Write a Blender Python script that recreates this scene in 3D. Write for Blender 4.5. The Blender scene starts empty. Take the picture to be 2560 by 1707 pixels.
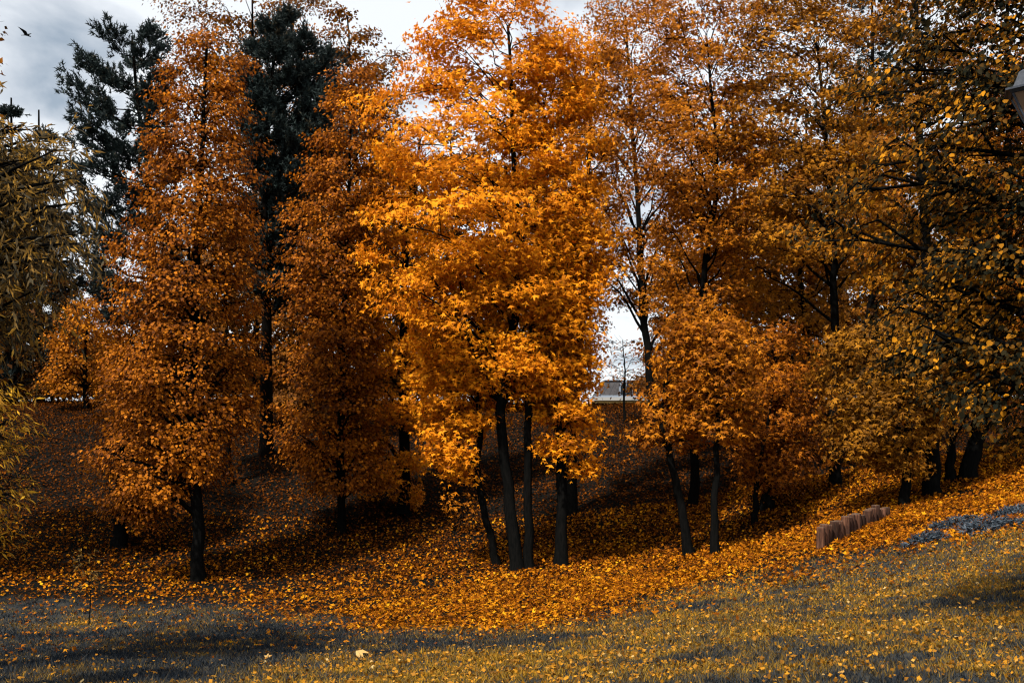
import bpy, math, random
import numpy as np
from mathutils import Matrix, Vector

# ------------------------------------------------------------------ camera, light, exposure
scene = bpy.context.scene
W_PX, H_PX, F_PX = 2560, 1707, 2900.0
PITCH = math.radians(4.0)
EYE = 1.65
cam_d = bpy.data.cameras.new('camera')
cam_d.sensor_width = 36.0
cam_d.lens = F_PX / W_PX * 36.0
cam_d.clip_start = 0.1
cam_d.clip_end = 3000
cam = bpy.data.objects.new('camera', cam_d)
cam.location = (0, 0, EYE)
cam.rotation_euler = (math.pi / 2 + PITCH, 0, 0)
scene.collection.objects.link(cam)
scene.camera = cam

SUN_EL, SUN_AZ = math.radians(54), math.radians(-38)      # azimuth: where the sun stands, measured from behind the camera towards the left
sun_from = Vector((math.sin(SUN_AZ) * math.cos(SUN_EL), -math.cos(SUN_AZ) * math.cos(SUN_EL), math.sin(SUN_EL)))
sun_d = bpy.data.lights.new('sun', 'SUN')
sun_d.energy = 5.0
sun_d.angle = math.radians(2.0)
sun_d.color = (1.0, 0.93, 0.82)
sun = bpy.data.objects.new('sun', sun_d)
sun.rotation_euler = (-sun_from).to_track_quat('-Z', 'Y').to_euler()
sun.location = (-20, -30, 40)
scene.collection.objects.link(sun)

world = bpy.data.worlds.new('World')
scene.world = world
world.use_nodes = True
wn, wl = world.node_tree.nodes, world.node_tree.links
bg = wn['Background']
bg.inputs['Strength'].default_value = 0.1
sky = wn.new('ShaderNodeTexSky')
sky.sky_type = 'NISHITA'
sky.sun_disc = False
sky.sun_elevation = SUN_EL
sky.sun_rotation = math.atan2(sun_from.x, sun_from.y)
tc = wn.new('ShaderNodeTexCoord')
sep = wn.new('ShaderNodeSeparateXYZ')
wl.new(tc.outputs['Generated'], sep.inputs[0])
def wmath(op, a, b=None):
    n = wn.new('ShaderNodeMath'); n.operation = op
    for k, v in enumerate((a, b)):
        if v is None: continue
        if isinstance(v, (int, float)): n.inputs[k].default_value = v
        else: wl.new(v, n.inputs[k])
    return n.outputs[0]
den = wmath('ADD', wmath('ABSOLUTE', sep.outputs['Z']), 0.22)
comb = wn.new('ShaderNodeCombineXYZ')
wl.new(wmath('DIVIDE', sep.outputs['X'], den), comb.inputs['X'])
wl.new(wmath('DIVIDE', sep.outputs['Y'], den), comb.inputs['Y'])
cl = wn.new('ShaderNodeTexNoise')
cl.inputs['Scale'].default_value = 2.3
cl.inputs['Detail'].default_value = 9
cl.inputs['Roughness'].default_value = 0.52
cl.inputs['Distortion'].default_value = 0.35
wmap = wn.new('ShaderNodeMapping')
wmap.inputs['Location'].default_value = (0.56, 1.9, 0.0)
wl.new(comb.outputs[0], wmap.inputs['Vector'])
wl.new(wmap.outputs[0], cl.inputs['Vector'])
cr = wn.new('ShaderNodeValToRGB')
cr.color_ramp.elements[0].position = 0.29
cr.color_ramp.elements[0].color = (3.0, 3.6, 4.3, 1)
cr.color_ramp.elements[1].position = 0.48
cr.color_ramp.elements[1].color = (7.8, 8.1, 8.4, 1)
e = cr.color_ramp.elements.new(0.40); e.color = (5.5, 5.9, 6.4, 1)
wl.new(cl.outputs['Fac'], cr.inputs['Fac'])
wmix = wn.new('ShaderNodeMix'); wmix.data_type = 'RGBA'
wmix.inputs['Factor'].default_value = 0.9
wl.new(sky.outputs[0], wmix.inputs['A']); wl.new(cr.outputs[0], wmix.inputs['B'])
wl.new(wmix.outputs['Result'], bg.inputs['Color'])

vs = scene.view_settings
vs.view_transform = 'Standard'
vs.look = 'None'
vs.exposure = 0.4
vs.gamma = 1.0
vs.use_curve_mapping = False
scene.cycles.use_denoising = True
scene.cycles.denoising_prefilter = 'ACCURATE'
scene.cycles.max_bounces = 6
scene.cycles.diffuse_bounces = 1
scene.cycles.glossy_bounces = 2
scene.cycles.transmission_bounces = 4
scene.cycles.filter_width = 1.2

# ------------------------------------------------------------------ helpers
rng = np.random.default_rng(7)
random.seed(7)
COL = scene.collection
CP, SP = math.cos(PITCH), math.sin(PITCH)

def ray(px, py):
    u = (px - 1280) / F_PX; v = (853.5 - py) / F_PX
    return np.array([u, CP - v * SP, SP + v * CP])
def at(px, py, Y):                                  # the point seen at a pixel, at depth Y
    d = ray(px, py); return np.array([0, 0, EYE]) + d * (Y / d[1])

def vnoise(x, y, seed=0):                           # value noise in 0..1
    x = np.asarray(x, float); y = np.asarray(y, float)
    xi = np.floor(x).astype(np.int64); yi = np.floor(y).astype(np.int64)
    def h(a, b):
        n = (a * 374761393 + b * 668265263 + seed * 974711) & 0x7fffffff
        n = ((n ^ (n >> 13)) * 1274126177) & 0x7fffffff
        return ((n ^ (n >> 16)) & 0xffff) / 65535.0
    fx = x - xi; fy = y - yi
    fx = fx * fx * (3 - 2 * fx); fy = fy * fy * (3 - 2 * fy)
    a = h(xi, yi) * (1 - fx) + h(xi + 1, yi) * fx
    b = h(xi, yi + 1) * (1 - fx) + h(xi + 1, yi + 1) * fx
    return a * (1 - fy) + b * fy
def fbm(x, y, seed=0):
    return (vnoise(x, y, seed) + .5 * vnoise(x * 2.1, y * 2.1, seed + 1) + .25 * vnoise(x * 4.3, y * 4.3, seed + 2)) / 1.75
def sstep(a, b, x):
    t = np.clip((x - a) / (b - a), 0, 1); return t * t * (3 - 2 * t)

def fast_mesh(name, verts, faces, mat=None, attr=None, smooth=False):
    """faces: (n,k) int array or a list of such arrays; attr: dict name -> per-face floats"""
    me = bpy.data.meshes.new(name)
    if not isinstance(faces, list): faces = [faces]
    faces = [np.asarray(f, np.int32) for f in faces if len(f)]
    verts = np.asarray(verts, np.float32)
    nl = sum(f.size for f in faces); npoly = sum(len(f) for f in faces)
    me.vertices.add(len(verts)); me.vertices.foreach_set('co', verts.ravel())
    me.loops.add(nl); me.loops.foreach_set('vertex_index', np.concatenate([f.ravel() for f in faces]))
    tot = np.concatenate([np.full(len(f), f.shape[1], np.int32) for f in faces])
    start = np.concatenate([[0], np.cumsum(tot)[:-1]]).astype(np.int32)
    me.polygons.add(npoly); me.polygons.foreach_set('loop_start', start)
    try: me.polygons.foreach_set('loop_total', tot)
    except Exception: pass
    if smooth: me.polygons.foreach_set('use_smooth', np.ones(npoly, bool))
    if attr:
        for k, v in attr.items():
            a = me.attributes.new(k, 'FLOAT', 'FACE'); a.data.foreach_set('value', np.asarray(v, np.float32))
    me.update(calc_edges=True)
    if mat: me.materials.append(mat)
    return me
def link(name, me, parent=None, loc=None):
    o = bpy.data.objects.new(name, me); COL.objects.link(o)
    if parent is not None: o.parent = parent
    if loc is not None: o.location = loc
    return o
def tag(o, label=None, cat=None, group=None, kind=None):
    for k, v in (('label', label), ('category', cat), ('group', group), ('kind', kind)):
        if v: o[k] = v
    return o
def thing(name, label, cat, loc, group=None):
    o = link(name, None, None, tuple(float(c) for c in loc)); o.empty_display_size = .2
    return tag(o, label, cat, group)

def smooth_path(pts, n):
    pts = np.asarray(pts, float)
    if len(pts) == 2:
        t = np.linspace(0, 1, n)[:, None]; return pts[0] * (1 - t) + pts[1] * t
    P = np.vstack([2 * pts[0] - pts[1], pts, 2 * pts[-1] - pts[-2]])
    out = []
    for s in np.linspace(0, len(pts) - 1 - 1e-9, n):
        i = int(s); t = s - i; a, b, c, d = P[i:i + 4]
        out.append(.5 * ((2 * b) + (c - a) * t + (2 * a - 5 * b + 4 * c - d) * t * t + (3 * b - a - 3 * c + d) * t ** 3))
    return np.array(out)
class Tubes:
    def __init__(self): self.v = []; self.f = []; self.n = 0
    def add(self, pts, rad, sides=6, cap=False, rough=0.0):
        pts = np.asarray(pts, float); rad = np.broadcast_to(np.asarray(rad, float), (len(pts),))
        tan = np.gradient(pts, axis=0); tan /= np.linalg.norm(tan, axis=1)[:, None] + 1e-9
        ref = np.array([0, 1., 0]) if abs(tan[0, 1]) < .8 else np.array([1., 0, 0])
        X = np.cross(tan, ref); X /= np.linalg.norm(X, axis=1)[:, None] + 1e-9
        Y = np.cross(tan, X)
        a = np.linspace(0, 2 * np.pi, sides, endpoint=False)
        rr = rad[:, None] * (1 + rough * (rng.random((len(pts), sides)) - .5) + (rough * .8 * np.sin(a * 3 + 1.3) if rough else 0))
        V = pts[:, None] + rr[:, :, None] * (np.cos(a)[None, :, None] * X[:, None] + np.sin(a)[None, :, None] * Y[:, None])
        self.v.append(V.reshape(-1, 3))
        i = np.arange(len(pts) - 1)[:, None] * sides; j = np.arange(sides)[None]; j2 = (j + 1) % sides
        self.f.append((np.stack([i + j, i + j2, i + sides + j2, i + sides + j], -1).reshape(-1, 4) + self.n))
        self.n += len(pts) * sides
        if cap:
            c = len(pts) - 1
            self.v.append(pts[c][None] + tan[c] * rad[c] * .1)
            k = self.n
            base = k - sides
            jj = np.arange(sides)
            self.f.append(np.stack([base + jj, base + (jj + 1) % sides, np.full(sides, k), np.full(sides, k)], -1)[:, :3])
            self.n += 1
    def mesh(self, name, mat, origin, smooth=True):
        f4 = [f for f in self.f if f.shape[1] == 4]; f3 = [f for f in self.f if f.shape[1] == 3]
        fs = ([np.concatenate(f4)] if f4 else []) + ([np.concatenate(f3)] if f3 else [])
        return fast_mesh(name, np.concatenate(self.v) - origin, fs, mat, smooth=smooth)

# leaf shapes: x across, y along, z out of the blade
def leaf_shape(kind):
    if kind == 'maple':
        v = [(0, 0, 0), (-.20, .44, .03), (0, 1, -.10), (.20, .44, .03), (-.34, .02, -.05), (-.66, .56, -.12), (.34, .02, -.05), (.66, .56, -.12)]
        f = [(0, 3, 2, 1), (0, 1, 5, 4), (0, 6, 7, 3)]
    elif kind == 'maple3':
        v = [(-.17, .22, .02), (.17, .22, .02), (0, 1, -.10), (0, .02, 0), (-.66, .56, -.12), (-.08, .52, .03), (.66, .56, -.12), (.08, .52, .03)]
        f = [(0, 1, 2), (3, 5, 4), (3, 6, 7)]
    elif kind == 'fold':
        v = [(0, 0, 0), (.42, .30, .08), (.30, .72, .03), (0, 1, -.08), (-.36, .66, .05), (-.40, .25, .06)]
        f = [(0, 1, 2, 3), (0, 3, 4, 5)]
    elif kind == 'lime':
        v = [(0, 0, 0), (.40, .12, .06), (.42, .60, .03), (0, 1.0, -.12), (-.42, .60, .03), (-.40, .12, .06)]
        f = [(0, 1, 2, 3), (0, 3, 4, 5)]
    elif kind == 'willow':
        v = [(0, 0, 0), (.105, .40, .015), (0, 1, -.10), (-.105, .40, .015)]
        f = [(0, 1, 2, 3)]
    elif kind == 'kite':
        v = [(0, 0, 0), (.45, .42, .07), (0, 1, -.08), (-.45, .42, .07)]
        f = [(0, 1, 2, 3)]
    return np.array(v, float), np.array(f, int)
def frames(nrm, head):
    nrm = nrm / (np.linalg.norm(nrm, axis=1)[:, None] + 1e-9)
    Y = head - nrm * np.sum(head * nrm, 1)[:, None]
    Y /= np.linalg.norm(Y, axis=1)[:, None] + 1e-9
    return np.cross(Y, nrm), Y, nrm
def leaf_mesh(name, kind, P, nrm, head, size, rnd, mat, origin):
    T, F = leaf_shape(kind)
    X, Y, Z = frames(nrm, head)
    n = len(P); size = np.broadcast_to(size, (n,))
    wx = rng.uniform(.75, 1.15, n) * size; wz = rng.uniform(-.6, 2.4, n) * size
    V = (P - origin)[:, None, :] + T[None, :, 0, None] * (X * wx[:, None])[:, None] + T[None, :, 1, None] * (Y * size[:, None])[:, None] + T[None, :, 2, None] * (Z * wz[:, None])[:, None]
    FF = (F[None] + (np.arange(n) * len(T))[:, None, None]).reshape(-1, F.shape[1])
    return fast_mesh(name, V.reshape(-1, 3), FF, mat, {'rnd': np.repeat(rnd, len(F))})

# ------------------------------------------------------------------ materials
def new_mat(name):
    m = bpy.data.materials.new(name); m.use_nodes = True
    nt = m.node_tree; b = nt.nodes['Principled BSDF']
    return m, nt, b
def leaf_mat(name, stops, trans=.32, rough=.6, spec=.08, scale=.6, var=.35):
    m, nt, b = new_mat(name); N, L = nt.nodes, nt.links
    at_ = N.new('ShaderNodeAttribute'); at_.attribute_name = 'rnd'
    geo = N.new('ShaderNodeNewGeometry')
    no = N.new('ShaderNodeTexNoise'); no.inputs['Scale'].default_value = scale; no.inputs['Detail'].default_value = 2
    L.new(geo.outputs['Position'], no.inputs['Vector'])
    mx = N.new('ShaderNodeMath'); mx.operation = 'MULTIPLY_ADD'; mx.inputs[1].default_value = var * 2.2; mx.inputs[2].default_value = -var * 1.1
    L.new(no.outputs['Fac'], mx.inputs[0])
    ad = N.new('ShaderNodeMath'); ad.operation = 'ADD'; ad.use_clamp = True
    L.new(at_.outputs['Fac'], ad.inputs[0]); L.new(mx.outputs[0], ad.inputs[1])
    r = N.new('ShaderNodeValToRGB')
    while len(r.color_ramp.elements) < len(stops): r.color_ramp.elements.new(.5)
    for el, (p, c) in zip(r.color_ramp.elements, stops): el.position = p; el.color = (*c, 1)
    L.new(ad.outputs[0], r.inputs['Fac'])
    L.new(r.outputs['Color'], b.inputs['Base Color'])
    b.inputs['Roughness'].default_value = rough; b.inputs['Specular IOR Level'].default_value = spec
    tr = N.new('ShaderNodeBsdfTranslucent'); L.new(r.outputs['Color'], tr.inputs['Color'])
    mix = N.new('ShaderNodeMixShader'); mix.inputs[0].default_value = trans
    L.new(b.outputs[0], mix.inputs[1]); L.new(tr.outputs[0], mix.inputs[2])
    L.new(mix.outputs[0], N['Material Output'].inputs['Surface'])
    return m
def noise_mat(name, stops, scale=8, rough=.85, bump=.3, stretch=(1, 1, 1), detail=6, spec=.2, coord='Object', metal=0):
    m, nt, b = new_mat(name); N, L = nt.nodes, nt.links
    t = N.new('ShaderNodeTexCoord'); mp = N.new('ShaderNodeMapping'); mp.inputs['Scale'].default_value = stretch
    L.new(t.outputs[coord], mp.inputs['Vector'])
    no = N.new('ShaderNodeTexNoise'); no.inputs['Scale'].default_value = scale; no.inputs['Detail'].default_value = detail; no.inputs['Roughness'].default_value = .65
    L.new(mp.outputs[0], no.inputs['Vector'])
    r = N.new('ShaderNodeValToRGB')
    while len(r.color_ramp.elements) < len(stops): r.color_ramp.elements.new(.5)
    for el, (p, c) in zip(r.color_ramp.elements, stops): el.position = p; el.color = (*c, 1)
    L.new(no.outputs['Fac'], r.inputs['Fac']); L.new(r.outputs['Color'], b.inputs['Base Color'])
    b.inputs['Roughness'].default_value = rough; b.inputs['Specular IOR Level'].default_value = spec; b.inputs['Metallic'].default_value = metal
    if bump:
        bp = N.new('ShaderNodeBump'); bp.inputs['Strength'].default_value = bump; bp.inputs['Distance'].default_value = .02
        L.new(no.outputs['Fac'], bp.inputs['Height']); L.new(bp.outputs[0], b.inputs['Normal'])
    return m
M = {}
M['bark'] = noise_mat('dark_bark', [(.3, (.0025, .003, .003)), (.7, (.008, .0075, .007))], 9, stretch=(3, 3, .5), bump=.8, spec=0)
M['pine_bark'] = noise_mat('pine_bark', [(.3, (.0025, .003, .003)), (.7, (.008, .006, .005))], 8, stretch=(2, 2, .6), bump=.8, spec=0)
M['bright'] = leaf_mat('bright_orange_leaf', [(0, (.34, .098, .005)), (.4, (.80, .262, .007)), (1, (.92, .370, .012))])
M['orange'] = leaf_mat('orange_leaf', [(0, (.12, .036, .005)), (.5, (.40, .124, .006)), (1, (.66, .240, .010))])
M['rust'] = leaf_mat('rust_orange_leaf', [(0, (.06, .017, .004)), (.5, (.29, .082, .005)), (1, (.60, .195, .009))])  # rust leaves, colour dimmed further for crowns meant to be out of the sun
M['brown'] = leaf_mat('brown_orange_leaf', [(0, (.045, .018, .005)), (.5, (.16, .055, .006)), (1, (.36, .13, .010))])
M['gold'] = leaf_mat('golden_orange_leaf', [(0, (.07, .028, .005)), (.5, (.33, .122, .007)), (1, (.60, .245, .011))])  # golden leaves, colour taken darker to stand for the shadier right side
M['olive'] = leaf_mat('olive_gold_leaf', [(0, (.05, .026, .005)), (.5, (.23, .090, .008)), (1, (.48, .20, .012))])
M['lime'] = leaf_mat('lime_tree_leaf', [(0, (.006, .009, .007)), (.5, (.032, .024, .009)), (.75, (.18, .075, .008)), (1, (.62, .25, .012))], trans=.35, scale=.9, var=.3, spec=.03)
M['willow'] = leaf_mat('willow_leaf', [(0, (.022, .024, .022)), (.4, (.085, .064, .032)), (.75, (.32, .17, .03)), (1, (.62, .34, .05))], trans=.35, scale=.8, var=.3)
M['yellow_shrub'] = leaf_mat('yellow_shrub_leaf', [(0, (.10, .055, .012)), (.5, (.42, .20, .016)), (1, (.80, .44, .03))], trans=.35)
M['needle'] = leaf_mat('pine_needle', [(0, (.008, .013, .013)), (.75, (.028, .042, .040)), (1, (.075, .060, .035))], trans=.12, scale=.5, var=.25)
M['litter'] = leaf_mat('fallen_leaf_litter', [(0, (.03, .011, .004)), (.4, (.22, .060, .005)), (.75, (.52, .175, .007)), (1, (.80, .370, .014))], trans=.15, scale=.7, var=.22, spec=0)
M['shade_litter'] = leaf_mat('shade_brown_litter', [(0, (.007, .004, .003)), (.5, (.055, .016, .003)), (.85, (.17, .047, .005)), (1, (.34, .105, .007))], trans=.1, scale=.7, var=.2, spec=0)  # brown litter, its colour also darkened to stand for shade on the bank
M['speck'] = leaf_mat('small_fallen_leaf', [(0, (.10, .042, .009)), (.4, (.28, .115, .010)), (.85, (.55, .24, .014)), (1, (.52, .36, .15))], trans=.15, scale=1.5, var=.15)
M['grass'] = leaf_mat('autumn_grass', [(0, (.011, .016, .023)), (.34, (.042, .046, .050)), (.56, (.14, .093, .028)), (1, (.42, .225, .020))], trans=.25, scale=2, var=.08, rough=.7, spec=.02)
M['juniper'] = leaf_mat('juniper_spray', [(0, (.012, .018, .026)), (.6, (.045, .060, .078)), (1, (.14, .17, .20))], trans=.1, scale=2, var=.15)
M['log'] = noise_mat('weathered_log', [(.3, (.025, .013, .009)), (.5, (.11, .046, .026)), (.72, (.27, .125, .07))], 7, stretch=(4, 4, .5), bump=.6)
M['logtop'] = noise_mat('log_end', [(.3, (.05, .035, .025)), (.8, (.16, .10, .06))], 30, bump=.3)

# ------------------------------------------------------------------ terrain
ctrl = [(1280, 1707, 11), (0, 1707, 13), (2560, 1707, 9), (1280, 1560, 20), (0, 1530, 24), (640, 1600, 18), (2000, 1455, 19.5), (2560, 1300, 21),
        (1290, 1425, 27), (494, 1455, 27), (1722, 1390, 27), (2330, 1238, 27), (855, 1332, 32), (665, 1135, 38), (250, 1014, 48), (1550, 1024, 48),
        (2045, 1380, 22), (2215, 1293, 25), (2450, 1195, 28), (0, 1250, 34), (1425, 1285, 33), (900, 1012, 48), (2200, 1010, 47)]
CPT = [at(*c) for c in ctrl]
CPT += [np.array(p, float) for p in [(0, 0, 0), (-9, 0, -.5), (9, 0, .3), (-20, 10, -1.5), (16, 9, .3), (25, 25, .9), (-25, 27, -1.9), (25, 48, 2.6), (-25, 48, 2.3), (0, 57, 2.5), (22, 57, 2.7), (-22, 57, 2.5)]]
CPT = np.array(CPT)
def tps(r2): return np.where(r2 > 0, r2 * np.log(r2 + 1e-12), 0)
_n = len(CPT)
_A = np.zeros((_n + 3, _n + 3))
_d2 = ((CPT[:, None, :2] - CPT[None, :, :2]) ** 2).sum(-1)
_A[:_n, :_n] = tps(_d2) + np.eye(_n) * 4.0
_A[:_n, _n] = 1; _A[:_n, _n + 1:] = CPT[:, :2]; _A[_n, :_n] = 1; _A[_n + 1:, :_n] = CPT[:, :2].T
_wt = np.linalg.solve(_A, np.concatenate([CPT[:, 2], [0, 0, 0]]))
def ground_z(x, y):
    x = np.asarray(x, float); y = np.asarray(y, float)
    xc = np.clip(x, -26, 26); yc = np.clip(y, -4, 58)
    z = _wt[_n] + _wt[_n + 1] * xc + _wt[_n + 2] * yc
    for k in range(_n):
        z = z + _wt[k] * tps((xc - CPT[k, 0]) ** 2 + (yc - CPT[k, 1]) ** 2)
    near = sstep(60, 45, np.abs(y)) * sstep(60, 40, np.abs(x))
    z = z + near * (.10 * (fbm(x * .9, y * .9, 5) - .5) + .05 * (fbm(x * 3.1, y * 3.1, 9) - .5))
    f = np.maximum(sstep(55, 82, y), sstep(60, 120, np.abs(x)))
    return z * (1 - f) + (-4.0) * f
def hit(px, py, t0=6.0):
    d = ray(px, py); d = d / d[1]
    Y = np.arange(t0, 75, .03)
    zz = EYE + d[2] * Y; g = ground_z(d[0] * Y, Y)
    i = np.argmax(zz <= g)
    if not (zz <= g).any(): i = np.argmin(zz - g)
    return np.array([d[0] * Y[i], Y[i], g[i]])

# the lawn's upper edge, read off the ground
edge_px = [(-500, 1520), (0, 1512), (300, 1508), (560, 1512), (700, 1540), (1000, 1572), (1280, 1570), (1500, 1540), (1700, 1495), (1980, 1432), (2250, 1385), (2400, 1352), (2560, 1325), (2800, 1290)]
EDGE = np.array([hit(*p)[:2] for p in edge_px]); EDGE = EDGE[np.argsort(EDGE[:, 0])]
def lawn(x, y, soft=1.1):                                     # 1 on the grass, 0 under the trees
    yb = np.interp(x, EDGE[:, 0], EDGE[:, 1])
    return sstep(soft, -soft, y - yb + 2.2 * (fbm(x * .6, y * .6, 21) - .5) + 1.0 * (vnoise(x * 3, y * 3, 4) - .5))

def axis(lo, hi, step, far):
    a = np.arange(lo, hi + 1e-6, step)
    g = []; s = step; p = hi
    while p < far: s *= 1.35; p += s; g.append(p)
    g2 = []; s = step; p = lo
    while p > -far: s *= 1.35; p -= s; g2.append(p)
    return np.concatenate([g2[::-1], a, g])
gx, gy = axis(-24, 24, .34, 1500), axis(-3, 60, .34, 1500)
GX, GY = np.meshgrid(gx, gy)
GZ = ground_z(GX, GY)
nx, ny = len(gx), len(gy)
I = (np.arange(ny - 1)[:, None] * nx + np.arange(nx - 1)[None]).ravel()
me = fast_mesh('ground', np.stack([GX, GY, GZ], -1).reshape(-1, 3), np.stack([I, I + 1, I + nx + 1, I + nx], -1), smooth=True)
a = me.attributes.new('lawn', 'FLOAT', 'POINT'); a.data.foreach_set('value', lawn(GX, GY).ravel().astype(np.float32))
m, nt, b = new_mat('ground_soil_and_turf'); N, L = nt.nodes, nt.links
geo = N.new('ShaderNodeNewGeometry')
def gn(scale, detail=6):
    n = N.new('ShaderNodeTexNoise'); n.inputs['Scale'].default_value = scale; n.inputs['Detail'].default_value = detail; n.inputs['Roughness'].default_value = .7
    L.new(geo.outputs['Position'], n.inputs['Vector']); return n.outputs['Fac']
def ramp(fac, stops):
    r = N.new('ShaderNodeValToRGB')
    while len(r.color_ramp.elements) < len(stops): r.color_ramp.elements.new(.5)
    for el, (p, c) in zip(r.color_ramp.elements, stops): el.position = p; el.color = (*c, 1)
    L.new(fac, r.inputs['Fac']); return r.outputs['Color']
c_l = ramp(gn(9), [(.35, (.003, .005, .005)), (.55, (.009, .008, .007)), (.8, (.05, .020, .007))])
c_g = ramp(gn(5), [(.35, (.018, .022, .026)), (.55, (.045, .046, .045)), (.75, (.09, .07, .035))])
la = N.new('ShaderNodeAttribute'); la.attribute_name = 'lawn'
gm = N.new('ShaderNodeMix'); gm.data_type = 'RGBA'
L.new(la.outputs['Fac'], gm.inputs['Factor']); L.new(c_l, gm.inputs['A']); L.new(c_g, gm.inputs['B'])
L.new(gm.outputs['Result'], b.inputs['Base Color']); b.inputs['Roughness'].default_value = 1.0; b.inputs['Specular IOR Level'].default_value = 0.0
bp = N.new('ShaderNodeBump'); bp.inputs['Strength'].default_value = .6; bp.inputs['Distance'].default_value = .05
L.new(gn(25), bp.inputs['Height']); L.new(bp.outputs[0], b.inputs['Normal'])
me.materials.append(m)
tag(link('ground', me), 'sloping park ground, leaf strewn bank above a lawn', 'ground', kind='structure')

def gnormal(x, y):
    e = .12
    dx = (ground_z(x + e, y) - ground_z(x - e, y)) / (2 * e); dy = (ground_z(x, y + e) - ground_z(x, y - e)) / (2 * e)
    n = np.stack([-dx, -dy, np.ones_like(dx)], -1); return n / np.linalg.norm(n, axis=1)[:, None]
def on_view(x, y, margin=1.15):                     # ground the photograph can plausibly see
    return np.abs(x) < (y * .4414 * margin + 1.0)
def scatter(n, ylo, yhi, dens):
    """n candidate points over the ground, kept with probability dens(x, y)"""
    y = rng.uniform(ylo, yhi, n); x = rng.uniform(-1, 1, n) * (yhi * .4414 * 1.15 + 1)
    k = on_view(x, y); x, y = x[k], y[k]
    k = rng.random(len(x)) < dens(x, y); return x[k], y[k]

# ------------------------------------------------------------------ trees
def rows_to_env(rows, D):
    r = np.array([[at(1280, py, D)[2], at(xl, py, D)[0], at(xr, py, D)[0]] for py, xl, xr in rows])
    return r[np.argsort(r[:, 0])]

def tree_base(base, D):
    if D is None: return hit(*base)
    p = at(base[0], base[1], D); p[2] = ground_z(p[0], p[1]); return p

LEAFVAR = {}
def single_leaves(root, kind, mat, P, nrm, head, size, rnd, pick, origin):
    """the leaves that show largest, each an object of its own"""
    key = (kind, mat.name)
    if key not in LEAFVAR:
        LEAFVAR[key] = []
        for q in range(8):
            LEAFVAR[key].append(leaf_mesh('leaf', kind, np.zeros((1, 3)), np.array([[0, 0, 1.]]), np.array([[0, 1., 0]]), 1.0, np.array([(q + .5) / 8]), mat, np.zeros(3)))
    X, Y, Z = frames(nrm[pick], head[pick])
    for k, i in enumerate(pick):
        o = link('leaf', LEAFVAR[key][min(7, int(rnd[i] * 8))], root)
        R = Matrix(((X[k][0], Y[k][0], Z[k][0]), (X[k][1], Y[k][1], Z[k][1]), (X[k][2], Y[k][2], Z[k][2])))
        o.matrix_local = Matrix.Translation(Vector(P[i] - origin)) @ R.to_4x4() @ Matrix.Scale(float(size[i]), 4)
def project(P):
    d = P - np.array([0, 0, EYE]); fw = d[:, 1] * CP + d[:, 2] * SP; up = -d[:, 1] * SP + d[:, 2] * CP
    return 1280 + F_PX * d[:, 0] / fw, 853.5 - F_PX * up / fw, fw
def front_pick(P, n):
    px, py, fw = project(P)
    ok = np.where((px > 15) & (px < 2545) & (py > 15) & (py < 1692))[0]
    return ok[np.argsort(fw[ok])[:n]]

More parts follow.
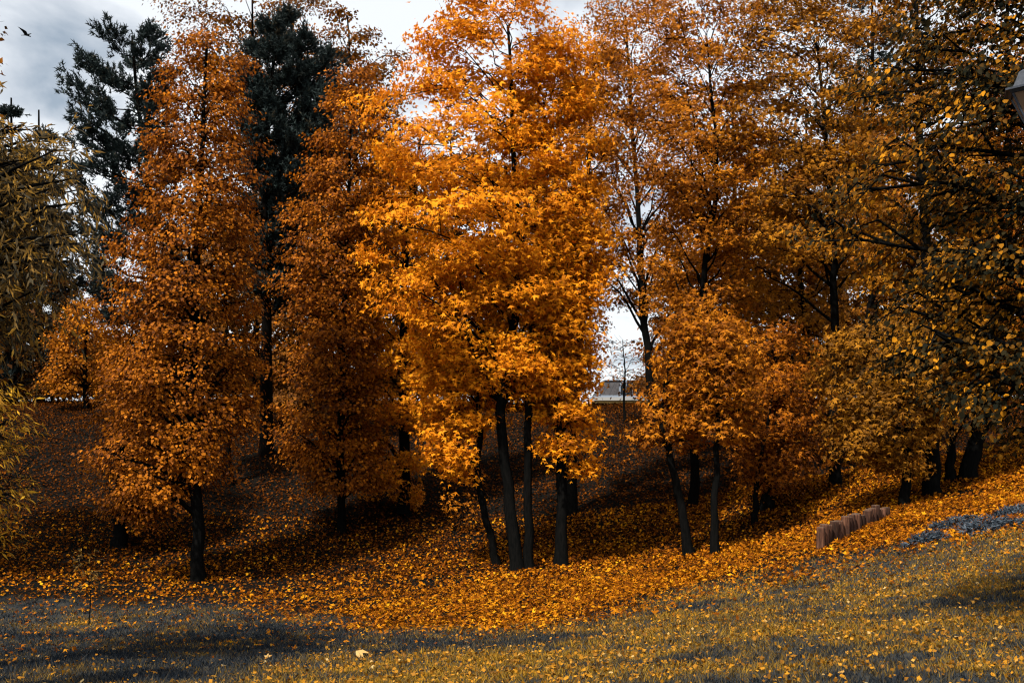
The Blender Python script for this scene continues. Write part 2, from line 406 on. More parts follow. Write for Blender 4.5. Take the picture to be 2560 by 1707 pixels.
def broadleaf(name, label, cat, base, path, rows, r0, nleaf, mat, D=None, leaf='maple', size=.165, limbs=22, group=None, seed=0,
              depth=.85, subs=6, spray=.42, singles=0, bark='bark', bare=.0, rise=(.35, .95), droop=.25, flat=.11, fine=1.5):
    global rng
    rng = np.random.default_rng(100 + seed)
    if leaf in ('maple', 'fold'):                     # small leaves, many of them
        leaf = {'maple': 'maple3', 'fold': 'kite'}[leaf]; size *= .82; nleaf = int(nleaf * fine); limbs = int(limbs * 1.25)
    b = tree_base(base, D); D = b[1]
    root = thing(name, label, cat, b, group)
    env = rows_to_env(rows, D)
    shr = min(.45, .25 * (env[:, 2] - env[:, 1]).max() / 2 + .1)
    zlo, zhi = env[0, 0], env[-1, 0]
    xl = lambda z: np.interp(z, env[:, 0], env[:, 1]); xr = lambda z: np.interp(z, env[:, 0], env[:, 2])
    tp = [b - [0, 0, .25], b + [0, 0, .12]]
    for k, q in enumerate(path):
        p = at(q[0], q[1], D); p[1] += (q[2] if len(q) > 2 else rng.uniform(-.12, .12)); tp.append(p)
    tpts = smooth_path(tp, 26)
    hgt = tpts[-1, 2] - b[2]
    tt = np.clip((tpts[:, 2] - b[2]) / max(hgt, .1), 0, 1)
    trad = r0 * (1 - .80 * tt ** 1.1) * (1 + .55 * np.exp(-(tpts[:, 2] - b[2] + .1) / .22))
    trad = np.maximum(trad, .012)
    tpts[2:-1, 0] += rng.normal(0, r0 * .12, len(tpts) - 3)
    trad = trad * .85
    T = Tubes(); T.add(tpts, trad, 10, rough=.14)
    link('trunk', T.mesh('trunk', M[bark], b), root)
    zt = tpts[:, 2]
    C, H, LW = [], [], []
    zs = np.linspace(zlo, zhi, 60); wz = np.maximum(xr(zs) - xl(zs), .15); cdf = np.cumsum(wz) / wz.sum()
    for i in range(limbs):
        u = (i + rng.random()) / limbs
        ze = np.interp(u, cdf, zs); az = i * 2.39996 + rng.normal(0, .35)
        hw = max((xr(ze) - xl(ze)) / 2 - shr * .25, .12); cx = (xl(ze) + xr(ze)) / 2
        rr = rng.uniform(.6, 1.2)
        tip = np.array([cx + hw * rr * math.cos(az), D + hw * rr * depth * math.sin(az), ze])
        tz = np.array([np.interp(ze, zt, tpts[:, 0]), np.interp(ze, zt, tpts[:, 1])])
        hd = np.linalg.norm(tip[:2] - tz) + .05
        z0 = min(ze - hd * rng.uniform(*rise), zt[-1] - .05)
        z0 = max(z0, b[2] + max(.9, bare * hgt))
        st = np.array([np.interp(z0, zt, tpts[:, 0]), np.interp(z0, zt, tpts[:, 1]), z0])
        rs = float(np.interp(z0, zt, trad)) * .48
        mid = st * .5 + tip * .5 + np.array([rng.normal(0, .08) * hd, rng.normal(0, .08) * hd, .16 * hd + .05])
        lp = smooth_path([st, mid, tip], 8)
        lp[1:-1] += rng.normal(0, .035 * min(hd, 1.5), (6, 3))
        Lm = Tubes(); Lm.add(lp, np.linspace(rs, .009, 8) * (1 - .25 * np.sin(np.linspace(0, np.pi, 8))), 4)
        hdv = tip - st; hdv[2] *= .3; hdv /= np.linalg.norm(hdv) + 1e-6
        C.append(tip); H.append(hdv); LW.append(1.0)
        for s in range(subs):
            t = .28 + .66 * (s + rng.random() * .6) / subs
            p = lp[0] * 0 + np.array([np.interp(t * 7, range(8), lp[:, q]) for q in range(3)])
            sgn = 1 if (s + i) % 2 else -1
            an = sgn * rng.uniform(.5, 1.25)
            d = np.array([hdv[0] * math.cos(an) - hdv[1] * math.sin(an), hdv[0] * math.sin(an) + hdv[1] * math.cos(an), rng.uniform(-.15, .45)])
            ln = (.32 * hd * (1.15 - .6 * t) + .28) * rng.uniform(.7, 1.2)
            e = p + d * ln; mdp = p + d * ln * .55 + np.array([0, 0, .08 * ln]); e = e - np.array([0, 0, droop * ln * .6])
            Lm.add(np.array([p, mdp, e]), np.linspace(max(.012, rs * .35), .005, 3), 3)
            for q in (.45, .75, 1.0):
                C.append(p * (1 - q) + e * q + np.array([0, 0, .1 * ln * (1 - q)])); H.append(d * .7 + hdv * .3); LW.append(.55 + .45 * q)
                if q > .5 and rng.random() < .35:                    # fine twigs
                    tw = np.array(C[-1]); te = tw + (d + rng.normal(0, .6, 3)) * .3
                    Lm.add(np.array([tw, te]), [.006, .003], 3)
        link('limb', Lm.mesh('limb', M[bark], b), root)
    C = np.array(C); H = np.array(H); LW = np.array(LW) * rng.uniform(.5, 1.4, len(C))
    cnt = np.maximum(1, np.round(LW / LW.sum() * nleaf)).astype(int)
    idx = np.repeat(np.arange(len(C)), cnt); n = len(idx)
    a = rng.uniform(0, 2 * np.pi, n); rad = np.sqrt(rng.random(n)) * .88 * spray * rng.uniform(.75, 1.3, len(C))[idx]
    off = np.stack([np.cos(a) * rad, np.sin(a) * rad, rng.normal(0, flat, n) - droop * rad * rad * 1.6], -1)
    out = H[idx] * .35
    P = C[idx] + off + out * .25
    ctr = np.stack([(xl(P[:, 2]) + xr(P[:, 2])) / 2, np.full(n, D)], -1)
    ow = P[:, :2] - ctr; ow /= np.linalg.norm(ow, axis=1)[:, None] + .2
    nrm = np.concatenate([ow * .75, np.full((n, 1), .62)], 1) + rng.normal(0, .42, (n, 3))
    head = off + np.concatenate([ow * .3, np.full((n, 1), -.28)], 1) + rng.normal(0, .15, (n, 3))
    sz = size * rng.uniform(.62, 1.2, n)
    cl_r = rng.normal(0, .10, len(C))[idx]
    rnd = np.clip(rng.beta(1.6, 1.6, n) + cl_r, 0, 1)
    keep = np.ones(n, bool)
    if singles:
        pk = front_pick(P, singles); keep[pk] = False
        single_leaves(root, 'maple' if leaf == 'maple3' else leaf, M[mat], P, nrm, head, sz, rnd, pk, b)
    o = link('crown', leaf_mesh('crown', leaf, P[keep], nrm[keep], head[keep], sz[keep], rnd[keep], M[mat], b), root)
    o['kind'] = 'stuff'
    return root

def conifer(name, label, base, path, rows, r0, ntuft, D=None, limbs=26, group=None, seed=0, nl=.16, per=11, bark='pine_bark', rise=(.1, .7), depth=.9, tuft_up=.5, cat='tree', w=.024):
    global rng
    rng = np.random.default_rng(500 + seed)
    b = tree_base(base, D); D = b[1]
    root = thing(name, label, cat, b, group)
    env = rows_to_env(rows, D); zlo, zhi = env[0, 0], env[-1, 0]
    xl = lambda z: np.interp(z, env[:, 0], env[:, 1]); xr = lambda z: np.interp(z, env[:, 0], env[:, 2])
    tp = [b - [0, 0, .25], b + [0, 0, .12]] + [at(q[0], q[1], D) for q in path]
    tpts = smooth_path(tp, 24); hgt = tpts[-1, 2] - b[2]
    tt = np.clip((tpts[:, 2] - b[2]) / hgt, 0, 1); trad = np.maximum(r0 * (1 - .82 * tt) * (1 + .4 * np.exp(-(tpts[:, 2] - b[2] + .1) / .25)), .02)
    T = Tubes(); T.add(tpts, trad, 10, rough=.14); link('trunk', T.mesh('trunk', M[bark], b), root)
    zt = tpts[:, 2]; C, H = [], []
    zs = np.linspace(zlo, zhi, 60); wz = np.maximum(xr(zs) - xl(zs), .15); cdf = np.cumsum(wz) / wz.sum()
    for i in range(limbs):
        ze = np.interp((i + rng.random()) / limbs, cdf, zs); az = i * 2.39996 + rng.normal(0, .3)
        hw = max((xr(ze) - xl(ze)) / 2 - .15, .1); cx = (xl(ze) + xr(ze)) / 2; rr = rng.uniform(.7, 1.08)
        tip = np.array([cx + hw * rr * math.cos(az), D + hw * rr * depth * math.sin(az), ze])
        hd = math.hypot(tip[0] - np.interp(ze, zt, tpts[:, 0]), tip[1] - np.interp(ze, zt, tpts[:, 1])) + .05
        z0 = max(min(ze - hd * rng.uniform(*rise), zt[-1] - .05), b[2] + 1.2)
        st = np.array([np.interp(z0, zt, tpts[:, 0]), np.interp(z0, zt, tpts[:, 1]), z0])
        lp = smooth_path([st, st * .5 + tip * .5 + [0, 0, -.06 * hd], tip], 7); lp[1:-1] += rng.normal(0, .06, (5, 3))
        rs = float(np.interp(z0, zt, trad)) * .42
        Lm = Tubes(); Lm.add(lp, np.linspace(rs, .012, 7), 5)
        hv = (tip - st) / (np.linalg.norm(tip - st) + 1e-6)
        C.append(tip); H.append(hv + [0, 0, tuft_up])
        for s in range(9):
            t = .3 + .7 * (s + rng.random()) / 9.5
            p = np.array([np.interp(t * 6, range(7), lp[:, q]) for q in range(3)])
            an = (1 if s % 2 else -1) * rng.uniform(.4, 1.2)
            d = np.array([hv[0] * math.cos(an) - hv[1] * math.sin(an), hv[0] * math.sin(an) + hv[1] * math.cos(an), hv[2] * .5 + rng.uniform(0, .5)])
            ln = (.25 * hd + .25) * rng.uniform(.6, 1.2); e = p + d * ln
            Lm.add(np.array([p, e]), [max(.012, rs * .3), .007], 3)
            for q in (.5, .8, 1.0): C.append(p * (1 - q) + e * q); H.append(d + [0, 0, tuft_up])
        link('limb', Lm.mesh('limb', M[bark], b), root)
    C = np.array(C); H = np.array(H); k = max(1, ntuft // len(C))
    idx = np.repeat(np.arange(len(C)), k); n = len(idx)
    tc_ = C[idx] + rng.normal(0, .11, (n, 3)); th = H[idx] + rng.normal(0, .35, (n, 3)); th /= np.linalg.norm(th, axis=1)[:, None]
    ti = np.repeat(np.arange(n), per); m_ = len(ti)
    al = rng.random(m_) ** 1.0 * .22
    P0 = tc_[ti] + th[ti] * al[:, None]
    d = th[ti] * .75 + rng.normal(0, .55, (m_, 3)); d /= np.linalg.norm(d, axis=1)[:, None]
    s = np.cross(d, rng.normal(0, 1, (m_, 3))); s /= np.linalg.norm(s, axis=1)[:, None] + 1e-6
    ln = nl * rng.uniform(.7, 1.2, m_)
    V = np.stack([P0 - s * w, P0 + s * w, P0 + d * ln[:, None]], 1).reshape(-1, 3) - b
    rnd = np.clip(rng.beta(2, 2.4, n)[ti] + rng.normal(0, .06, m_), 0, 1)
    o = link('crown', fast_mesh('crown', V, np.arange(m_ * 3).reshape(-1, 3), M['needle'], {'rnd': rnd}), root); o['kind'] = 'stuff'
    return root

# --- centre clump of bright maples
G = 'bright maples in the middle clump'
broadleaf('maple_tree', 'tallest bright orange maple, second trunk of the middle clump, forked high up', 'tree', (1292, 1427),
          [(1270, 1200), (1255, 1040), (1272, 900), (1305, 660), (1285, 420), (1270, 60)],
          [(-110, 1150, 1260), (0, 1060, 1400), (120, 1010, 1460), (300, 950, 1480), (450, 880, 1480), (600, 870, 1460), (720, 980, 1460), (850, 1050, 1440), (960, 1090, 1400)],
          .17, 19000, 'bright', group=G, seed=1, limbs=46, singles=300, rise=(.3, .9), spray=.45)
broadleaf('maple_tree', 'bright maple with thin trunk leaning left, low drooping crown, beside the tallest maple', 'tree', (1240, 1415),
          [(1215, 1290), (1195, 1180), (1200, 1050), (1170, 850), (1150, 680)],
          [(640, 1090, 1220), (760, 1040, 1270), (900, 1030, 1270), (1010, 1060, 1240), (1100, 1065, 1210), (1180, 1080, 1170)],
          .11, 6500, 'bright', group=G, seed=2, limbs=24)
broadleaf('maple_tree', 'bright maple on the straightest bare upright trunk of the middle clump', 'tree', (1325, 1425),
          [(1322, 1200), (1320, 1010), (1332, 800), (1362, 560), (1360, 260)],
          [(60, 1300, 1440), (230, 1260, 1500), (450, 1260, 1520), (650, 1260, 1510), (800, 1260, 1500), (920, 1240, 1420), (1000, 1260, 1380)],
          .13, 9500, 'bright', group=G, seed=3, limbs=30)
broadleaf('maple_tree', 'bright maple on the thickest trunk of the middle clump, forking low into several stems', 'tree', (1405, 1415),
          [(1405, 1200), (1398, 1100), (1388, 1020), (1372, 850), (1392, 640)],
          [(540, 1340, 1500), (700, 1320, 1500), (850, 1330, 1480), (980, 1340, 1470), (1080, 1370, 1480), (1160, 1390, 1470)],
          .17, 6000, 'bright', group=G, seed=4, limbs=24)
broadleaf('maple_tree', 'orange maple with dark trunk right behind the thick middle trunk, sparse crown', 'tree', (1427, 1287),
          [(1432, 1100), (1450, 900), (1462, 750), (1470, 480), (1480, 200)],
          [(60, 1400, 1560), (350, 1390, 1600), (600, 1400, 1550), (740, 1400, 1480), (880, 1400, 1460)],
          .19, 5500, 'orange', seed=5, limbs=22)
broadleaf('maple_tree', 'orange maple left of the middle clump, crown bulging out and hanging to the bank', 'tree', (1012, 1200),
          [(1012, 1000), (1010, 850), (1020, 600), (1050, 350)],
          [(300, 1000, 1100), (420, 890, 1120), (560, 845, 1120), (750, 845, 1090), (900, 860, 1080), (1050, 850, 1080), (1160, 850, 1060), (1270, 900, 1030)],
          .20, 12500, 'bright', D=33.5, seed=6, limbs=36, leaf='maple')
# --- left side
broadleaf('maple_tree', 'tall columnar rust orange maple standing alone on a straight dark trunk', 'tree', (494, 1455),
          [(492, 1250), (484, 950), (498, 520), (516, 110)],
          [(80, 490, 545), (180, 430, 600), (330, 385, 630), (500, 340, 640), (750, 300, 645), (950, 270, 640), (1080, 260, 600), (1160, 275, 560), (1225, 300, 520)],
          .175, 29000, 'rust', seed=7, limbs=84, size=.108, spray=.36, leaf='fold')
broadleaf('maple_tree', 'small rust orange maple with a short stump like trunk, low crown brushing the bank', 'tree', (298, 1368),
          [(300, 1280), (312, 1120), (330, 950)],
          [(900, 290, 380), (1020, 250, 460), (1150, 245, 490), (1260, 260, 470), (1330, 275, 420)],
          .20, 7000, 'rust', seed=8, limbs=24, size=.108, leaf='fold')
broadleaf('maple_tree', 'dark rust maple on a thin trunk between the lone maple and the middle clump', 'tree', (855, 1332),
          [(852, 1100), (862, 700), (880, 230)],
          [(150, 850, 920), (300, 800, 960), (450, 750, 970), (650, 715, 970), (850, 705, 950), (1000, 705, 940), (1120, 710, 960), (1210, 750, 960)],
          .13, 21000, 'rust', seed=9, limbs=68, size=.125, leaf='fold')
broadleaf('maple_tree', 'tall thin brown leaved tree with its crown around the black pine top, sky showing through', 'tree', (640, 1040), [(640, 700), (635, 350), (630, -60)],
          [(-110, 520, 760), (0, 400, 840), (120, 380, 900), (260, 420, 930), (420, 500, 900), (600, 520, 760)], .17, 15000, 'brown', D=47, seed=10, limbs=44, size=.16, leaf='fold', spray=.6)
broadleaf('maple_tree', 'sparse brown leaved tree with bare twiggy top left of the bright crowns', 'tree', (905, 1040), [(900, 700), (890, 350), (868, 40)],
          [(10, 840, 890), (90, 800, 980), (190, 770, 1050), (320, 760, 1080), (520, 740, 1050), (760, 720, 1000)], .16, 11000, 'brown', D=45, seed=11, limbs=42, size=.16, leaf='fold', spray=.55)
conifer('pine_tree', 'broad dark pine with flat clumped top against the cloudy sky', (378, 1020), [(378, 760), (372, 450), (345, 260), (330, 90)],
        [(70, 300, 390), (120, 215, 430), (220, 180, 450), (320, 165, 450), (440, 145, 440), (540, 190, 440), (660, 210, 470), (800, 240, 480)], .20, 9000, D=43, seed=1, limbs=56, nl=.17, group='dark pines on the bank')
conifer('pine_tree', 'dark pine on a thick black trunk behind the lone maple, dense narrow top', (667, 1137), [(667, 800), (662, 450), (690, 80)],
        [(45, 660, 730), (120, 610, 800), (230, 595, 870), (340, 600, 890), (430, 620, 830), (560, 620, 760), (760, 630, 730)], .22, 10000, seed=2, limbs=56, nl=.17, group='dark pines on the bank', rise=(.4, 1.0))
conifer('spruce_tree', 'dark narrow spruce whose tip pokes up right behind the willow top', (30, 1010), [(30, 600), (28, 245)],
        [(240, 22, 36), (330, -10, 70), (500, -60, 120), (750, -110, 170), (960, -130, 190)], .2, 6500, D=50, seed=3, limbs=40, nl=.15, rise=(-.5, -.1), tuft_up=-.1, w=.030, group='spruces behind the willow')
conifer('spruce_tree', 'dark spruce with thin pointed tip between the willow and the broad pine', (98, 1010), [(98, 600), (97, 275)],
        [(270, 90, 105), (360, 65, 135), (500, 30, 170), (750, -10, 220), (960, -20, 240)], .2, 6500, D=52, seed=4, limbs=40, nl=.15, rise=(-.5, -.1), tuft_up=-.1, w=.030, group='spruces behind the willow')
conifer('spruce_tree', 'dark spruce standing in the gap of the right hand maples', (2185, 1005), [(2185, 600), (2180, -60)],
        [(-80, 2170, 2190), (60, 2120, 2230), (250, 2110, 2260), (450, 2120, 2250), (600, 2130, 2240)], .2, 2600, D=46, seed=5, limbs=36, nl=.15, rise=(-.4, 0), tuft_up=0)
for k, (px, tx, lab) in enumerate([(215, (720, 120, 270), 'low reddish orange maple on the bank top below the broad pine'), (330, (760, 240, 420), 'low reddish orange maple on the bank top behind the lone maple')]):
    broadleaf('maple_tree', lab, 'tree', (px, 1012), [(px, 900), (px + 5, 760)], [(tx[0], px - 30, px + 30), (820, tx[1], tx[2]), (930, tx[1] - 10, tx[2] + 10), (1000, tx[1], tx[2])],
              .12, 3200, 'orange', D=46.5 + k, seed=12 + k, limbs=20, size=.16, leaf='fold')
def copy_tree(root, x, y, rot, sc, sink=0.05):
    r = root.copy(); COL.objects.link(r); r.location = (x, y, float(ground_z(x, y)) - sink); r.rotation_euler = (0, 0, rot); r.scale = sc
    for ch in list(root.children):
        c = ch.copy(); COL.objects.link(c); c.parent = r
    return r
back = []
for k, mt in enumerate(('brown', 'rust', 'brown')):
    px = (1130, 1935, 2420)[k]
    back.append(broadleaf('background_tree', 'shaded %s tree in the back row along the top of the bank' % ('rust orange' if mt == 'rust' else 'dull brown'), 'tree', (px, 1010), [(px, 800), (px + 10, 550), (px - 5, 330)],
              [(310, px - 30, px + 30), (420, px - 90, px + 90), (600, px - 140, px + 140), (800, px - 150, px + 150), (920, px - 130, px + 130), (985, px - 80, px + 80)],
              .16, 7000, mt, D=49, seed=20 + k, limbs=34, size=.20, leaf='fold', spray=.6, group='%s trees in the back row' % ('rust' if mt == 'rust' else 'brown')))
_r = np.random.default_rng(41)
for px, sc in [(-60, .62), (40, .55), (130, .5), (250, .55), (420, .62), (520, .8), (610, .75), (720, .85), (800, .95), (910, .9), (1010, .95), (1230, 1.0), (1330, .95), (1395, .8),
               (1690, .62), (1760, .9), (1850, 1.15), (2020, 1.2), (2110, .9), (2240, 1.1), (2330, 1.25), (2520, 1.25), (2600, 1.2)]:
    D_ = _r.uniform(45.5, 53); q = at(px, 1010, D_)
    copy_tree(back[_r.integers(3)], q[0], D_, _r.uniform(0, 6.28), (sc * _r.uniform(.9, 1.15),) * 2 + (sc,))
shrub = broadleaf('shrub', 'dark leafy shrub in the row along the top of the bank', 'shrub', (700, 1010), [(700, 960), (703, 900)],
                  [(890, 670, 740), (930, 630, 775), (980, 615, 790), (1008, 640, 770)], .05, 2600, 'brown', D=51, seed=29, limbs=22, size=.17, leaf='fold', spray=.4, group='shrubs along the bank top', bare=.02)
for px in list(range(-80, 1480, 105)) + list(range(1660, 2640, 120)):
    if abs(px - 700) < 60: continue
    D_ = _r.uniform(49, 54); q = at(px + _r.uniform(-25, 25), 1010, D_); k_ = _r.uniform(.8, 1.4)
    copy_tree(shrub, q[0], D_, _r.uniform(0, 6.28), (k_, k_, k_ * _r.uniform(.8, 1.3)))
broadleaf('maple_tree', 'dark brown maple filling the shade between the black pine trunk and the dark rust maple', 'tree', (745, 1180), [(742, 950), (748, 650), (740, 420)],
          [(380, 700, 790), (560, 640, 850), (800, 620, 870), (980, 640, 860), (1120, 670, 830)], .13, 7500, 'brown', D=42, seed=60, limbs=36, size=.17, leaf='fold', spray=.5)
broadleaf('maple_tree', 'dim brown tree added mostly out of view behind the willow to shade the bank', 'tree', (-250, 1300), [(-250, 1000), (-240, 500), (-250, 0)],  # added tree, nearly out of view, to shade the left maple and bank
          [(-250, -300, -200), (0, -450, -110), (300, -500, -60), (600, -520, 30), (850, -500, 60), (1000, -430, 20)], .2, 10000, 'brown', D=27, seed=61, limbs=44, size=.18, leaf='fold', spray=.55)
broadleaf('maple_tree', 'brown tree on a slim black trunk between the lone maple and the black pine trunk', 'tree', (572, 1212), [(570, 1000), (565, 800), (560, 560)],
          [(500, 520, 585), (640, 470, 605), (800, 460, 605), (950, 470, 600)], .14, 3500, 'brown', seed=62, limbs=26, size=.17, leaf='fold')
# --- right of the middle
broadleaf('maple_tree', 'small orange maple whose trunk leans left and crown starts low', 'tree', (1722, 1390),
          [(1702, 1250), (1672, 1130), (1655, 1060), (1668, 940), (1690, 830)],
          [(780, 1670, 1750), (880, 1670, 1790), (980, 1665, 1800), (1050, 1620, 1770), (1110, 1590, 1710)], .135, 2500, 'orange', seed=30, limbs=24, rise=(-.2, .6))
broadleaf('maple_tree', 'small orange maple on a straight thin trunk next to the leaning one', 'tree', (1787, 1385),
          [(1790, 1200), (1796, 1050), (1790, 850)],
          [(760, 1760, 1830), (880, 1720, 1880), (1000, 1715, 1880), (1100, 1740, 1850)], .11, 2500, 'orange', seed=31, limbs=20, rise=(-.2, .6))
broadleaf('maple_tree', 'thin crowned orange tree with dark branching trunk, bright sky behind it', 'tree', (1640, 1150),
          [(1622, 900), (1608, 750), (1598, 560), (1580, 300), (1565, 40)],
          [(-60, 1440, 1680), (100, 1410, 1740), (300, 1400, 1770), (500, 1410, 1770), (660, 1450, 1740), (760, 1540, 1720)], .17, 14000, 'orange', D=40, seed=32, limbs=34, size=.15, rise=(.8, 1.6), spray=.5)
broadleaf('maple_tree', 'tall orange maple with slim dark stem rising behind the two small maples', 'tree', (1737, 1262),
          [(1740, 1000), (1762, 700), (1790, 430), (1770, 120)],
          [(-120, 1600, 1870), (100, 1540, 1940), (350, 1540, 1960), (550, 1600, 1920), (750, 1660, 1880), (950, 1660, 1870)], .15, 15000, 'orange', seed=33, limbs=50, size=.15, rise=(.6, 1.3))
broadleaf('maple_tree', 'golden orange maple with the longest straight black trunk on the right', 'tree', (2090, 1180),
          [(2090, 950), (2085, 700), (2076, 450), (2045, 120)],
          [(-110, 1880, 2150), (80, 1800, 2190), (350, 1790, 2200), (550, 1800, 2190), (660, 1860, 2170)], .17, 16000, 'gold', D=31.5, seed=34, limbs=48, size=.15)
broadleaf('maple_tree', 'golden maple with two dark stems seen below its crown, behind the log palisade', 'tree', (2030, 1210),
          [(2020, 1000), (2010, 800), (1990, 520)],
          [(420, 1900, 2080), (600, 1840, 2130), (800, 1830, 2150), (960, 1860, 2160), (1060, 1900, 2180)], .19, 8500, 'gold', D=34.5, seed=35, limbs=36, size=.15)
broadleaf('maple_tree', 'low orange maple on a thick dark leaning trunk uphill of the palisade', 'tree', (1918, 1275),
          [(1930, 1150), (1940, 1000), (1930, 850)],
          [(820, 1880, 2000), (950, 1840, 2040), (1060, 1830, 2060), (1150, 1850, 2050), (1210, 1880, 2020)], .20, 4800, 'rust', seed=36, limbs=26, size=.15, rise=(-.3, .6))
broadleaf('maple_tree', 'slim leaning sapling maple with rust leaves beside the thick leaning trunk', 'tree', (1888, 1310),
          [(1895, 1200), (1915, 1080), (1935, 960)],
          [(930, 1890, 1990), (1050, 1850, 2010), (1160, 1860, 1990), (1230, 1880, 1960)], .085, 2200, 'rust', seed=37, limbs=14, size=.14, rise=(-.3, .6))
broadleaf('maple_tree', 'olive gold maple with low layered crown at the head of the palisade', 'tree', (2262, 1265),
          [(2268, 1150), (2272, 1010), (2250, 860)],
          [(800, 2160, 2300), (920, 2060, 2340), (1040, 2060, 2320), (1130, 2100, 2290), (1190, 2180, 2270)], .13, 7000, 'olive', seed=38, limbs=28, size=.15, rise=(-.3, .6))
broadleaf('maple_tree', 'dark trunked maple on the rise, left one of the pair by the leaning trunk', 'tree', (2333, 1236),
          [(2328, 1100), (2325, 800), (2300, 400), (2285, -60)], [(-120, 2200, 2360), (60, 2150, 2430), (300, 2150, 2460), (550, 2160, 2470), (800, 2170, 2460), (1000, 2220, 2420)], .20, 9500, 'gold', seed=39, limbs=28)
broadleaf('maple_tree', 'slimmer dark trunked maple between the pair of thick trunks on the rise', 'tree', (2378, 1205),
          [(2380, 1050), (2390, 800), (2400, 500)], [(420, 2330, 2460), (600, 2280, 2510), (800, 2270, 2530), (1000, 2300, 2500)], .13, 4200, 'gold', seed=40, limbs=24)
broadleaf('maple_tree', 'thick dark trunk leaning right up the rise under the lime branches', 'tree', (2420, 1198),
          [(2440, 1110), (2462, 1000), (2500, 750), (2520, 400), (2520, 0)], [(-80, 2430, 2600), (150, 2380, 2680), (400, 2380, 2700), (700, 2380, 2700), (1000, 2400, 2640)], .22, 8000, 'rust', seed=41, limbs=24)
broadleaf('maple_tree', 'thin dark slanting tree in the bright gap on the right, few leaves', 'tree', (2150, 1050),
          [(2160, 850), (2180, 700), (2200, 450)], [(300, 2130, 2260), (480, 2110, 2280), (650, 2120, 2270), (720, 2150, 2240)], .12, 2200, 'orange', D=40, seed=42, limbs=18, size=.15)
broadleaf('maple_tree', 'thin upright dark tree in the bright gap on the right, few leaves', 'tree', (2222, 1050),
          [(2220, 850), (2215, 700), (2222, 400)], [(250, 2160, 2290), (430, 2130, 2310), (620, 2140, 2300), (700, 2180, 2270)], .10, 2200, 'orange', D=41, seed=43, limbs=18, size=.15)
broadleaf('maple_sapling', 'thin dark sapling standing on the bank top before the roof', 'tree', (1562, 1035),
          [(1560, 990), (1562, 930), (1556, 850)], [(840, 1520, 1600), (900, 1505, 1625), (960, 1500, 1620)], .06, 120, 'orange', D=44, seed=44, limbs=8, size=.15)
broadleaf('maple_seedling', 'little orange leaved maple seedling on the bank left of the middle clump', 'tree', (1150, 1330),
          [(1152, 1300), (1158, 1265)], [(1258, 1130, 1195), (1285, 1115, 1205), (1310, 1130, 1180)], .015, 130, 'orange', seed=45, limbs=7, size=.13, spray=.18, subs=3)

